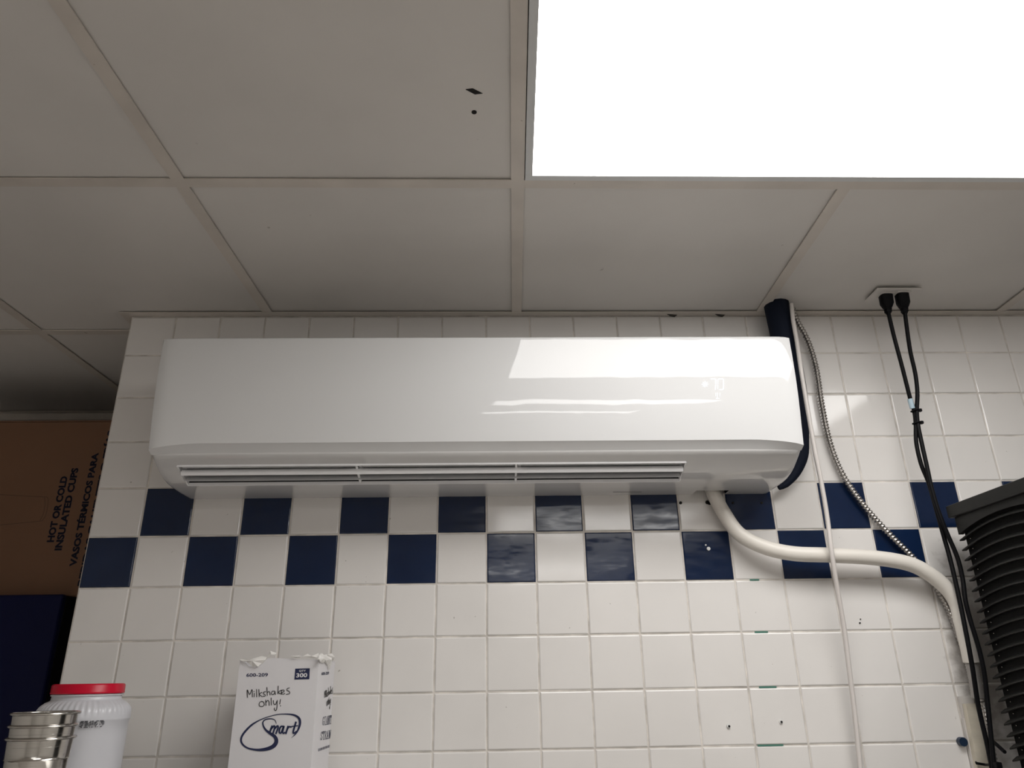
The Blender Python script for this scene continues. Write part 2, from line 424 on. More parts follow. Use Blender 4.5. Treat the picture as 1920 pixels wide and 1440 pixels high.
# ------------------------------------------------------------------ ceiling lamps
def lamp(row, label):
    y1, y0 = GY[row]-BW-0.0015, GY[row+1]+BW+0.0015; x0, x1 = GX[c0]+BW+0.0015, GX[c0+2]-BW-0.0015
    t = thing('ceiling_light', label, 'ceiling light', (sh((x0+x1)/2, (y0+y1)/2), (y0+y1)/2, CZ), 'ceiling lights')
    S = lambda x, y: (sh(x, y), y)
    fw = 0.013
    for a, b, c, d in ((x0, y0, x1, y0+fw), (x0, y1-fw, x1, y1), (x0, y0+fw, x0+fw, y1-fw), (x1-fw, y0+fw, x1, y1-fw)):
        mb = MB().prism([S(a, b), S(c, b), S(c, d), S(a, d)], CZ-0.0015, CZ+0.02)
        part('frame_rail', mb, LAMP_FRAME, t)
    k = 0.0005
    part('diffuser', MB().prism([S(x0+fw+k, y0+fw+k), S(x1-fw-k, y0+fw+k), S(x1-fw-k, y1-fw-k), S(x0+fw+k, y1-fw-k)], CZ+0.003, CZ+0.006), DIFFUSER, t)
    part('housing', MB().prism([S(x0+0.002, y0+0.002), S(x1-0.002, y0+0.002), S(x1-0.002, y1-0.002), S(x0+0.002, y1-0.002)], CZ+0.02, CZ+0.07), LAMP_FRAME, t)
lamp(2, 'glowing white flat ceiling panel light in front of the air conditioner')
lamp(5, 'second ceiling panel light away from the tiled wall, mirrored in the glossy tiles')
lamp(8, 'farthest ceiling panel light from the tiled wall, mirrored in the glossy tiles')

# ------------------------------------------------------------------ air conditioner
x0, x1 = 0.2030, 1.5070
ac = thing('air_conditioner', 'long glossy white wall-mounted split air conditioner showing 70 on its display', 'air conditioner', (0.855, -0.1, -0.027))
# side profile (y, z) of the lower shell from the wall under the chin and up behind the front panel
LOW = [(0.0, -0.0262), (-0.038, -0.0268), (-0.062, -0.0270), (-0.095, -0.0258), (-0.118, -0.0238), (-0.140, -0.0190), (-0.162, -0.0115),
       (-0.183, -0.0008), (-0.198, 0.0078), (-0.206, 0.0135), (-0.2085, 0.0185)]
BACKTOP = [(-0.205, 0.20), (-0.200, 0.262), (-0.120, 0.268), (0.0, 0.270)]
prof = LOW + BACKTOP
def xstations():
    xs = [x0, x0+0.001, x0+0.003, x0+0.007, x0+0.014]
    for x in (0.2475, 0.60, 0.93, 1.2745, 1.331, 1.345, 1.392, 1.404): xs.append(x)
    xs += [x1-0.014, x1-0.007, x1-0.003, x1-0.001, x1]
    return xs
XS = xstations(); n = len(prof); mb = MB(); cy, cz = -0.1, 0.12
for X in XS:
    e = min(X-x0, x1-X); k = 0.006*(1-math.sqrt(max(0, 1-(1-min(e, 0.014)/0.014)**2))) if e < 0.014 else 0
    V = []
    for y, z in prof:
        d = Vector((y-cy, z-cz)); L = d.length; d = d*((L-k)/L)
        V.append((X, min(0.0, cy+d.x) if y < 0 else 0.0, cz+d.y))
    mb.add(V, [])
SLOT_A, SLOT_B = 4, 7             # profile spans left open for the outlet
for i in range(len(XS)-1):
    for j in range(n-1):
        if SLOT_A <= j < SLOT_B and XS[i] >= 0.2474 and XS[i+1] <= 1.2746: continue
        if j == 0 and XS[i] >= 1.330 and XS[i+1] <= 1.4045: continue       # pipe notch
        mb.f.append((i*n+j, i*n+j+1, (i+1)*n+j+1, (i+1)*n+j))
mb.f.append(tuple(range(n))[::-1]); mb.f.append(tuple(range((len(XS)-1)*n, len(XS)*n)))
mb.f = [q[::-1] for q in mb.f]
part('shell', mb, AC_SHELL, ac, smooth=True, ang=40)
# outlet duct behind the slot
ya, za = LOW[SLOT_B]; yb, zb = LOW[SLOT_A]
duct = [(ya, za), (ya+0.010, za+0.060), (yb+0.045, zb+0.080), (yb, zb)]
mb = MB()
V = [(0.2475, y, z) for y, z in duct] + [(1.2745, y, z) for y, z in duct]
mb.add(V, [(0,1,5,4), (1,2,6,5), (2,3,7,6), (0,3,2,1), (4,5,6,7)])
part('outlet_duct', mb, AC_DARK, ac)
# rims of the slot
for (y, z), dy in ((LOW[SLOT_B], 0.0), (LOW[SLOT_A], 0.0)):
    part('outlet_rim', MB().box((0.2475, y-0.0016, z-0.0028), (1.2745, y+0.0016, z+0.004)), AC_VANE, ac)
for X in (0.2475, 1.2745):
    mbb = MB().prism([(yb, zb-0.0012), (yb, zb+0.022), (ya, za+0.018), (ya, za-0.0012)], X-0.0016, X+0.0016, 'x')
    part('outlet_cheek', mbb, AC_VANE, ac)
# swing vanes: one broad upper blade and one lower blade
def vane(c, ang, half, th, name, xa=0.251, xb=1.271):
    d = Vector((math.cos(ang), math.sin(ang))); nn = Vector((-d.y, d.x)); V = []
    pr = []
    for k in range(9):
        t = -1+2*k/8; pr.append(Vector(c)+d*half*t+nn*(th*math.sqrt(max(0.02, 1-t*t))+0.003*(1-t*t)))
    for k in range(8, -1, -1):
        t = -1+2*k/8; pr.append(Vector(c)+d*half*t+nn*(-th*math.sqrt(max(0.02, 1-t*t))+0.003*(1-t*t)))
    m_ = MB().prism([(p.x, p.y) for p in pr], xa, xb, 'x')
    return part(name, m_, AC_VANE, ac, smooth=True)
vane((-0.163, -0.0098), math.radians(60), 0.0085, 0.0034, 'air_vane')
vane((-0.158, 0.0085), math.radians(55), 0.0125, 0.0016, 'air_vane')
vane((-0.128, -0.0125), math.radians(35), 0.0165, 0.0016, 'air_vane')
for X in (0.6036, 0.9273):
    mbb = MB().prism([(-0.186, 0.004), (-0.181, -0.002), (-0.122, -0.0235), (-0.10, 0.01), (-0.165, 0.035)], X-0.0022, X+0.0022, 'x')
    part('vane_strut', mbb, AC_VANE, ac)
    part('vane_clip', MB().box((X+0.004, -0.182, -0.002), (X+0.010, -0.160, 0.012)), AC_VANE, ac)
# front panel: curved, lower edge sagging towards both ends
def tilt(z):
    T = [(0.033, -11.0), (0.090, -7.6), (0.113, -6.4), (0.162, -2.7), (0.2535, 2.4)]
    for (za_, ta), (zb_, tb) in zip(T, T[1:]):
        if z <= zb_: return ta+(tb-ta)*(z-za_)/(zb_-za_)
    return T[-1][1]
FP = []; yy = -0.2380; zz = 0.2535; dz = 0.0005
while zz > 0.033:
    FP.append((yy, zz)); yy -= math.tan(math.radians(tilt(zz-dz/2)))*dz; zz -= dz
FP = [FP[-1]] + FP[::-1][10::18]
FP = [q for q in FP if q[1] < 0.2505] + [(-0.2380, 0.2535), (-0.2366, 0.2556), (-0.2335, 0.2575), (-0.222, 0.2600), (-0.1999, 0.2640)]
NX = 70; xs = []
for k in range(NX+1):
    t = k/NX; xs.append(x0-0.002+(x1-x0+0.004)*(0.5-0.5*math.cos(math.pi*t)*abs(math.cos(math.pi*t))**0.0) if False else x0-0.002+(x1-x0+0.004)*(0.5-0.5*math.cos(math.pi*t)))
W_ = x1-x0+0.004; V = []; mb = MB(); npf = len(FP)
def panel_y(z):
    for (ya_, za_), (yb_, zb_) in zip(FP, FP[1:]):
        if za_ <= z <= zb_: return ya_+(yb_-ya_)*(z-za_)/(zb_-za_)
    return FP[0][0]
for X in xs:
    e = min(X-(x0-0.002), x1+0.002-X)
    roll = 0.0055*(max(0, 1-e/0.03))**2.2
    sag = 0.0105*(max(0, 1-e/0.105))**1.8
    for q, (y, z) in enumerate(FP):
        f_ = max(0, 1-q/4.0)
        V.append((X, y+roll*(1 if q < npf-3 else 0), z-sag*f_-(roll*0.6 if q > npf-5 else 0)))
mb.add(V, [(i*npf+j, (i+1)*npf+j, (i+1)*npf+j+1, i*npf+j+1) for i in range(NX) for j in range(npf-1)])
# chin: returns from the lip to the shell
b0 = len(mb.v)
for i, X in enumerate(xs):
    lip = V[i*npf]; mb.v.append((X, lip[1]+0.0015, lip[2]-0.0010)); mb.v.append((min(max(X, x0), x1), -0.206, 0.0150)); mb.v.append((min(max(X, x0), x1), -0.198, 0.030))
mb.f += [(b0+3*i, b0+3*(i+1), (i+1)*npf, i*npf) for i in range(NX)]
mb.f += [(b0+3*i+1, b0+3*(i+1)+1, b0+3*(i+1), b0+3*i) for i in range(NX)]
mb.f += [(b0+3*i+2, b0+3*(i+1)+2, b0+3*(i+1)+1, b0+3*i+1) for i in range(NX)]
# close the two ends
for i in (0, NX):
    ring_ = [b0+3*i+2, b0+3*i+1, b0+3*i] + [i*npf+j for j in range(npf)]
    mb.f.append(tuple(ring_) if i == 0 else tuple(ring_[::-1]))
part('front_panel', mb, AC_WHITE, ac, smooth=True, ang=30)
# display glyphs behind the gloss: snowflake, 70, small symbol
def seg(mb, p, q, wd, mapper):
    ribbon(mb, [p, q], wd, mapper, Vector((0, 0, 0)))
def disp(u, v):
    p = at(u, v, y=-0.245); return at(u, v, y=panel_y(p.z)-0.0007)
digit = MB(); S_ = lambda x, y: disp(1280+x*260/1702, 630+y*220/1440)
seg(digit, (350, 527), (398, 529), 8, S_); seg(digit, (408, 537), (408, 585), 8, S_); seg(digit, (406, 605), (403, 655), 8, S_)
part('display_digit', digit, GLOW, ac)
digit = MB()
for a, b in (((445, 526), (492, 526)), ((500, 535), (502, 588)), ((502, 600), (500, 650)), ((455, 657), (492, 657))): seg(digit, a, b, 7, S_)
sd = MB()
for a, b in (((433, 535), (434, 588)), ((434, 600), (433, 650))): seg(sd, a, b, 5, S_)
dg = part('display_digit', digit, GLOW, ac); sub('dim_segment', sd, GLOWF, ac, dg)
snow = MB()
for k in range(4):
    t = math.pi*k/4; seg(snow, (275-38*math.cos(t), 592-34*math.sin(t)), (275+34*math.cos(t), 592+34*math.sin(t)), 4.5, S_)
part('snowflake_symbol', snow, GLOW, ac)
sm = MB()
for a, b in (((405, 700), (405, 735)), ((425, 695), (428, 770)), ((460, 700), (455, 740)), ((410, 765), (450, 765))): seg(sm, a, b, 3.5, S_)
part('mode_symbol', sm, GLOWF, ac)
# seam line at the underside
p = at(1150, 911, y=-0.03)
part('underside_seam', MB().box((p.x-0.002, -0.0335, -0.0272), (p.x+0.062, -0.0325, -0.0262)), AC_DARK, ac)

# ------------------------------------------------------------------ pipes and cables by the air conditioner
wrap_pts = [((1.574, -0.050, 0.470), 0.030), ((1.575, -0.050, 0.425), 0.030), ((1.580, -0.048, 0.344), 0.030), ((1.585, -0.045, 0.25), 0.029), ((1.585, -0.045, 0.17), 0.027)]
wrap_pts += [(tuple(at(u, v, y=-0.034)), r) for u, v, r in ((1500, 822, 0.020), (1502, 855, 0.0155), (1490, 886, 0.0125), (1473, 907, 0.009), (1460, 914, 0.006))]
pth = smooth_path([p for p, r in wrap_pts], 0.01)
rr = []
for p in pth:
    k = min(range(len(wrap_pts)-1), key=lambda i: (Vector(wrap_pts[i][0])-p).length+(Vector(wrap_pts[i+1][0])-p).length-(Vector(wrap_pts[i+1][0])-Vector(wrap_pts[i][0])).length)
    A0, A1 = Vector(wrap_pts[k][0]), Vector(wrap_pts[k+1][0]); t = min(1, (p-A0).length/(A1-A0).length)
    rr.append(wrap_pts[k][1]*(1-t)+wrap_pts[k+1][1]*t)
tag(obj('pipe_wrap', MB().tube(pth, rr, 14), NAVYWRAP, None, True, origin=(1.574, -0.05, 0.2)), 'dark navy insulated pipe bundle from ceiling down behind the air conditioner', 'pipe')

def px_path(pts, drop=None):
    P_ = [at(u, v, y=y) for u, v, y in pts]
    if drop is not None:                     # the run goes on straight down below the frame
        e = P_[-1]; P_ += [Vector((e.x, e.y, e.z-0.12)), Vector((e.x, e.y, drop))]
    return P_
# cream drain hose
hp = px_path([(1330, 905, -0.0195), (1340, 930, -0.0205), (1356, 960, -0.026), (1385, 1000, -0.035), (1431, 1025, -0.043), (1488, 1038, -0.050), (1559, 1041, -0.052), (1640, 1046, -0.050), (1700, 1056, -0.047), (1736, 1072, -0.045), (1771, 1099, -0.043), (1793, 1129, -0.042), (1804, 1168, -0.041), (1814, 1207, -0.039), (1822, 1243, -0.036)])
path = resample(smooth_path(hp, 0.004), 0.0016)
hose = thing('drain_hose', 'cream ribbed drain hose curving from the air conditioner across the checkered tiles', 'hose', hp[-1])
part('hose_tube', MB().tube(path, [0.0158+0.00035*(1 if i % 2 else -1) for i in range(len(path))], 16), HOSE, hose, True, 80)
hp2 = px_path([(1820, 1236, -0.036), (1829, 1280, -0.036), (1834, 1312, -0.034)])
path = resample(smooth_path(hp2, 0.003), 0.0025)
part('clear_tail', MB().tube(path, [0.0120+0.0008*(1 if i % 2 else -1) for i in range(len(path))], 12), HOSE_DIM, hose, True, 80, label='grey ribbed clear hose end')

# galvanised flexible conduit
cp = px_path([(1484, 572, -0.030), (1494, 600, -0.024), (1515, 640, -0.018), (1530, 690, -0.016), (1541, 760, -0.014), (1556, 830, -0.014), (1580, 890, -0.014), (1620, 948, -0.014), (1668, 1002, -0.014), (1712, 1046, -0.014), (1752, 1096, -0.014), (1782, 1150, -0.014), (1800, 1200, -0.014), (1827, 1258, -0.013), (1845, 1325, -0.034), (1859, 1400, -0.042), (1868, 1450, -0.044), (1872, 1480, -0.044)], -1.15)
path = resample(smooth_path(cp, 0.003), 0.0019)
rad = [0.0054, 0.0072, 0.0070, 0.0046]
tag(obj('flexible_conduit', MB().tube(path, [rad[i % 4] for i in range(len(path))], 10), CONDUIT, None, True, 80, origin=tuple(cp[9])),
    'ribbed silver metal conduit hanging from the ceiling beside the air conditioner', 'conduit')

wp = px_path([(1484, 570, -0.078), (1487, 600, -0.086), (1494, 640, -0.088), (1503, 700, -0.094), (1513, 760, -0.094), (1527, 840, -0.090), (1540, 905, -0.086), (1551, 970, -0.082), (1560, 1040, -0.079), (1571, 1110, -0.060), (1583, 1180, -0.045), (1593, 1260, -0.035), (1603, 1340, -0.028), (1614, 1450, -0.024), (1617, 1490, -0.024)], -1.25)
tag(obj('white_cable', MB().tube(smooth_path(wp, 0.01), 0.0049, 10), WHITE_CABLE, None, True, 80, origin=tuple(wp[-1])),
    'thin white cable hanging straight down the tiles in front of the cream hose', 'cable')

# ------------------------------------------------------------------ ceiling outlet with two black cords
A, B_ = at(1645, 538, z=CZ), at(1727, 540, z=CZ); C_, D_ = at(1620, 562, z=CZ), at(1703, 562, z=CZ)
pc = (A+B_+C_+D_)/4
plate = thing('ceiling_outlet', 'white electrical outlet plate in the ceiling with two plugs', 'outlet', (pc.x, pc.y, CZ-0.006))
ox, oy = 0.0535, 0.033
part('cover_plate', MB().cbox((pc.x-ox, pc.y-oy, CZ-0.0055), (pc.x+ox, pc.y+oy, CZ-0.0007), 0.002), PLATEW, plate)
pl_x = [at(1660, 552, z=CZ-0.004), at(1690, 550, z=CZ-0.004)]
for p in pl_x:
    part('socket', MB().cbox((p.x-0.0165, p.y-0.0145, CZ-0.0075), (p.x+0.0165, p.y+0.0145, CZ-0.005), 0.001), PLATEW, plate)
cordA = [(1666, 588, -0.106), (1676, 630, -0.095), (1692, 690, -0.085), (1706, 745, -0.075), (1714, 770, -0.070), (1717, 795, -0.068), (1718, 830, -0.066), (1727, 870, -0.064), (1741, 905, -0.062), (1754, 950, -0.062), (1768, 1000, -0.062), (1782, 1050, -0.065), (1798, 1120, -0.072), (1812, 1190, -0.078), (1823, 1250, -0.078), (1832, 1310, -0.066), (1839, 1345, -0.062), (1852, 1400, -0.061), (1866, 1470, -0.060)]
cordB = [(1697, 588, -0.106), (1701, 620, -0.098), (1707, 660, -0.088), (1716, 700, -0.080), (1720, 735, -0.076), (1719, 770, -0.074), (1721, 795, -0.072), (1728, 830, -0.074), (1738, 875, -0.076), (1748, 920, -0.077), (1762, 965, -0.078), (1778, 1005, -0.078), (1795, 1045, -0.078), (1805, 1085, -0.078), (1810, 1125, -0.080), (1820, 1165, -0.081), (1835, 1215, -0.081), (1845, 1260, -0.080), (1851, 1310, -0.074), (1857, 1370, -0.073), (1864, 1440, -0.072), (1868, 1475, -0.072)]
for k, (cord, p, lab) in enumerate(((cordA, pl_x[0], 'black power cord plugged into the left socket of the ceiling outlet'), (cordB, pl_x[1], 'black power cord plugged into the right socket of the ceiling outlet'))):
    C3 = px_path(cord, -1.15); t = thing('power_cord', lab, 'power cord', C3[-1], 'black power cords from the ceiling outlet')
    top = Vector((p.x, p.y, CZ-0.0070)); e = C3[0]
    part('cable', MB().tube(smooth_path([e+(e-C3[1])*0.2]+C3, 0.008), 0.0046, 10), BLACK, t, True, 80)
    ax = e-top
    st = [(0, 0.0135, 0.0115), (0.02, 0.0145, 0.0125), (0.45, 0.0145, 0.0120), (0.68, 0.0095, 0.0090), (0.74, 0.0072, 0.0072), (0.745, 0.0080, 0.0080), (0.80, 0.0080, 0.0080), (0.805, 0.0066, 0.0066), (0.85, 0.0066, 0.0066), (0.855, 0.0076, 0.0076), (0.92, 0.0074, 0.0074), (0.925, 0.006, 0.006), (1.0, 0.0055, 0.0055)]
    mb = MB(); nn = 16
    for s_, rx, ry in st:
        c = top+ax*s_
        mb.add([(c.x+rx*math.copysign(abs(math.cos(a))**0.6, math.cos(a)), c.y+ry*math.copysign(abs(math.sin(a))**0.6, math.sin(a)), c.z) for a in (2*math.pi*j/nn for j in range(nn))], [])
    mb.f = [(i*nn+(j+1) % nn, i*nn+j, (i+1)*nn+j, (i+1)*nn+(j+1) % nn) for i in range(len(st)-1) for j in range(nn)] + [tuple(range(nn)), tuple(range((len(st)-1)*nn, len(st)*nn))[::-1]]
    part('plug', mb, BLACK, t, True, 50)
    if k == 0:
        a, b = at(1706, 748, y=-0.0745), at(1711, 766, y=-0.0712)
        part('paper_label', MB().tube([a, b], 0.0056, 12), LABEL, t, True, label='pale blue printed label')
def zip_tie(u, v, y, r, label, tail=(0.010, 0.004)):
    c = at(u, v, y=y); t = thing('cable_tie', label, 'cable tie', (c.x, c.y, c.z))
    ring_ = [c+Vector((r*math.cos(a), r*0.75*math.sin(a), 0.0015*math.cos(a))) for a in (2*math.pi*i/18 for i in range(19))]
    part('band', MB().tube(ring_, 0.0019, 6, False), BLACK, t, True)
    part('locking_head', MB().cbox((c.x+r*0.7, c.y-0.005, c.z-0.003), (c.x+r+0.005, c.y+0.003, c.z+0.004), 0.001), BLACK, t)
zip_tie(1716, 770, -0.072, 0.0090, 'upper small black cable tie around the two power cords below the outlet')
zip_tie(1719, 793, -0.070, 0.0090, 'lower small black cable tie around the two power cords above the checkered tiles')

# ------------------------------------------------------------------ raceway pieces at the lower right
rw = thing('wire_raceway', 'aged ivory plastic wire raceway on the tiles beside the black machine', 'raceway', tuple(at(1890, 1720, y=0)))
def quad_block(pts, y0_, y1_):
    c = [at(u, v, y=y1_) for u, v in pts]
    return MB().add([(p.x, y0_, p.z) for p in c] + [(p.x, y1_, p.z) for p in c], [(0,1,2,3),(7,6,5,4),(0,4,5,1),(1,5,6,2),(2,6,7,3),(3,7,4,0)])
part('back_plate', quad_block([(1797, 1306), (1824, 1304), (1833, 1345), (1807, 1347)], -0.0004, -0.006), PLATEW, rw)
part('channel_base', quad_block([(1806, 1347), (1818, 1346), (1897, 1720), (1884, 1720)], -0.0004, -0.008), PLATEW, rw)
part('cover', quad_block([(1811, 1320), (1837, 1319), (1910, 1720), (1886, 1720)], -0.0085, -0.021), IVORY, rw)
p = at(1806, 1391, y=-0.010)
part('blue_anchor', MB().disc((p.x, -0.006, p.z), 0.0085, 'y', 16, 0.0055), ANCHORB, rw, label='dark blue screw anchor')
ty = -0.0225; a, b = at(1831, 1431, y=ty), at(1866, 1434, y=-0.075)
tie = thing('cable_tie', 'black cable tie round the ivory raceway at the bottom right', 'cable tie', (b.x, b.y, b.z-0.004))
part('band', MB().tube([at(1829, 1427, y=-0.004), at(1831, 1431, y=ty-0.003), at(1848, 1434, y=ty-0.006), at(1866, 1434, y=-0.078), at(1872, 1434, y=-0.080)], 0.0026, 6), BLACK, tie, True)
part('locking_head', MB().cbox((b.x-0.004, b.y-0.010, b.z-0.005), (b.x+0.008, b.y+0.002, b.z+0.005), 0.001), BLACK, tie)

# marks on the wall
def wall_disc(name, u, v, r, material, d=0.0012):
    p = at(u, v, y=0); return obj(name, MB().disc((p.x, -d*0.6, p.z), r, 'y', 12, d), material, wall)
wall_disc('anchor_hole', 1276, 943, 0.0033, HOLE); wall_disc('anchor_hole', 1326, 942, 0.0042, HOLE); wall_disc('anchor_hole', 1330, 944, 0.0035, HOLE)
wall_disc('anchor_hole', 1374, 943, 0.0026, HOLE); wall_disc('anchor_hole', 1428, 943, 0.0026, HOLE)
wall_disc('screw_anchor', 1328, 1029, 0.0040, ANCHOR, 0.002); wall_disc('glaze_chip', 1323, 1022, 0.0018, ANCHOR)
for u, v in ((1366, 1361), (1464, 1353)):
    wall_disc('screw_anchor', u, v, 0.0040, ANCHOR, 0.0015); wall_disc('anchor_hole', u+0.5, v+0.5, 0.0022, HOLE, 0.0022)
wall_disc('anchor_hole', 1612, 1168, 0.0016, HOLE); wall_disc('anchor_hole', 1613, 1161, 0.0011, HOLE)
for u, v, wd in ((1415, 1087, 0.010), (1428, 1186, 0.014), (1445, 1397, 0.026), (1440, 1288, 0.018)):
    p = at(u, v, y=0); z = round(p.z/P)*P
    obj('green_residue', MB().box((p.x-wd, 0.0004, z-0.0012), (p.x+wd, 0.005, z+0.0014)), GREEN, wall)

# ------------------------------------------------------------------ black louvered machine
XM = 1.8584; YA = -0.100; YE = -0.410; ZT = -0.079
mc = thing('vented_machine', 'tall black machine with curved louver fins beside the tiled wall', 'machine', (2.1, -0.36, FZ))
part('body', MB().cbox((XM+0.0105, -0.63, FZ+0.02), (2.38, YA-0.001, -0.104), 0.004), BLACKB, mc)  # blacker than the fins: shade of the louver gaps is in the colour
part('plinth', MB().box((XM+0.03, -0.60, FZ), (2.36, YA-0.03, FZ+0.02)), BLACKP, mc)
part('top_cap', MB().cbox((XM-0.0085, -0.645, -0.1042), (2.395, YA+0.009, ZT), 0.0012), BLACKP, mc)
def arc_z(y):
    t = (y-(YA+YE)/2)/((YA-YE)/2); return 0.0215*(1-t*t)
def arch(zb): return [(YA+(YE-YA)*k/14, zb+arc_z(YA+(YE-YA)*k/14)) for k in range(15)]
A_ = arch(-0.1405)
part('header_panel', MB().prism([(YA, -0.1045)] + A_ + [(-0.63, -0.1405), (-0.63, -0.1045)], XM, XM+0.0105, 'x'), BLACKP, mc)
part('side_panel', MB().box((XM, -0.63, FZ+0.02), (XM+0.0105, YE, -0.1405)), BLACKP, mc)
fin = MB(); ns = 14
for k in range(ns+1):
    y = YA+0.002+(YE-YA)*k/ns; z = arc_z(min(YA, max(YE, y)))
    fin.add([(0.0105, y, z+0.0078), (0.0012, y, z+0.0018), (0.0, y, z), (0.0012, y, z-0.0012), (0.0105, y, z-0.0005)], [])
fin.f = [(5*k+j, 5*k+j+1, 5*k+5+j+1, 5*k+5+j) for k in range(ns) for j in range(4)] + [(0,1,2,3,4), tuple(5*ns+j for j in (4,3,2,1,0))]
fm = bpy.data.meshes.new('louver_fin'); fm.from_pydata(fin.v, [], [q[::-1] for q in fin.f]); fm.update(); fm.materials.append(BLACKP)
rv = bpy.data.meshes.new('glint_bead'); tmp = MB().lathe([(0.0001, -0.0016), (0.0012, -0.0012), (0.0017, 0), (0.0012, 0.0012), (0.0001, 0.0016)], n=8)  # added steel beads stand in for the white glints under the fins
rv.from_pydata(tmp.v, [], tmp.f); rv.update(); rv.materials.append(STEEL)
for k in range(44):
    z = -0.1525-0.0207*k
    for me, nm, lx, ly, lz in ((fm, 'louver_fin', XM, 0.0, z), (rv, 'glint_bead', XM+0.0095, YA-0.022, z+0.0005)):
        o = bpy.data.objects.new(nm, me); COL.objects.link(o); o.parent = mc; o.location = (lx-2.1, ly+0.36, lz-FZ)
p0_, p1_ = at(1862, 1390, y=-0.055), at(1884, 1410, y=-0.097)
part('cord_stub', MB().tube([p0_, p1_], 0.0035, 8), BLACK, mc, True)

# ------------------------------------------------------------------ steel shelf below the frame that carries the jar, cups and carton
SZ = -0.652
shf = thing('steel_shelf', 'stainless steel wall shelf under the jar, cups and straw carton', 'shelf', (0.35, -0.25, SZ-0.2))
part('shelf_top', MB().cbox((-0.05, -0.52, SZ-0.03), (0.85, -0.004, SZ-0.0005), 0.003), SHELF_STEEL, shf)
for X in (0.05, 0.72):
    part('bracket', MB().prism([(-0.004, SZ-0.2), (-0.004, SZ-0.031), (-0.42, SZ-0.031)], X, X+0.02, 'x'), SHELF_STEEL, shf)

# ------------------------------------------------------------------ straw carton
BY = -0.200; bx0, bx1, by1, bz1 = 0.4215, 0.5630, -0.052, -0.3700
sc_ = thing('straw_carton', 'white straw carton with torn top, handwritten Milkshakes only, beside the jar', 'carton', (0.49, -0.126, SZ))
top_front = [(bx0, bz1+0.001), (bx0+0.010, bz1-0.003), (bx0+0.016, bz1-0.009), (bx0+0.028, bz1-0.011), (bx0+0.038, bz1-0.008), (bx0+0.047, bz1+0.003), (bx0+0.062, bz1+0.004), (bx1-0.03, bz1+0.001), (bx1, bz1+0.0005)]
th = 0.0012
poly = [(bx0, SZ+0.0003), (bx1, SZ+0.0003)] + top_front[::-1]
# prism along y uses (z, x)
part('front_wall', MB().prism([(z, x) for x, z in poly], BY, BY+th, 'y'), CARTON, sc_)
part('back_wall', MB().box((bx0, by1-th, SZ+0.0003), (bx1, by1, bz1)), CARTON, sc_)
part('side_wall', MB().box((bx0, BY+th, SZ+0.0003), (bx0+th, by1-th, bz1-0.001)), CARTON, sc_)
part('side_wall', MB().box((bx1-th, BY+th, SZ+0.0003), (bx1, by1-th, bz1-0.002)), CARTON, sc_)
part('base', MB().box((bx0+th, BY+th, SZ+0.0003), (bx1-th, by1-th, SZ+0.0020)), CARTON, sc_)
K = lambda a, b, y: at(400+a/6, 1200+b/6, y=y)
def flap(pts, depth, name='torn_flap'):
    rnd = random.Random(len(pts)*7+int(pts[0][0])); mb = MB(); V = []
    for i, (a, b) in enumerate(pts):
        p = K(a, b, BY-0.0012-(depth*abs(math.sin(i*1.7+pts[0][0]))))
        V.append(p)
    c = sum(V, Vector())/len(V)+Vector((0, -depth*1.2, 0))
    V2 = [v+Vector((0, 0.0012+depth*0.5, 0)) for v in V]
    nV = len(V); mb.add(V+[c]+V2, [(i, (i+1) % nV, nV) for i in range(nV)] + [((i+1) % nV, i, nV+1+i, nV+1+(i+1) % nV) for i in range(nV)] + [tuple(range(nV+1, 2*nV+1))[::-1]])
    part(name, mb, TORN, sc_)
flap([(302, 215), (330, 200), (390, 235), (450, 205), (540, 180), (600, 195), (585, 225), (545, 262), (500, 300), (440, 300), (405, 268), (370, 240), (310, 232)], 0.003)
flap([(605, 190), (625, 150), (640, 122), (715, 150), (690, 172), (650, 182)], 0.002)
flap([(865, 182), (960, 175), (1000, 186), (950, 204), (900, 195)], 0.002)
flap([(1000, 186), (1060, 155), (1110, 190), (1180, 150), (1195, 205), (1100, 206)], 0.002)
def flap_side(pts, depth):
    V = [at(400+a/6, 1200+b/6, x=bx1+0.001+depth*abs(math.sin(i*1.9+1))) for i, (a, b) in enumerate(pts)]
    c = sum(V, Vector())/len(V)+Vector((depth*1.2, 0, 0)); V2 = [v-Vector((0.001+depth*0.4, 0, 0)) for v in V]; nV = len(V)
    mb = MB().add(V+[c]+V2, [(i, (i+1) % nV, nV) for i in range(nV)] + [((i+1) % nV, i, nV+1+i, nV+1+(i+1) % nV) for i in range(nV)] + [tuple(range(nV+1, 2*nV+1))[::-1]])
    part('torn_flap', mb, TORN, sc_)
flap_side([(1190, 215), (1200, 170), (1225, 150), (1250, 175), (1262, 210), (1250, 250), (1222, 258), (1205, 240)], 0.003)
flap_side([(1235, 170), (1290, 160), (1330, 158), (1350, 190), (1330, 250), (1310, 330), (1290, 290), (1262, 230)], 0.004)
flap_side([(1290, 165), (1335, 150), (1352, 195), (1345, 235), (1320, 225)], 0.005)
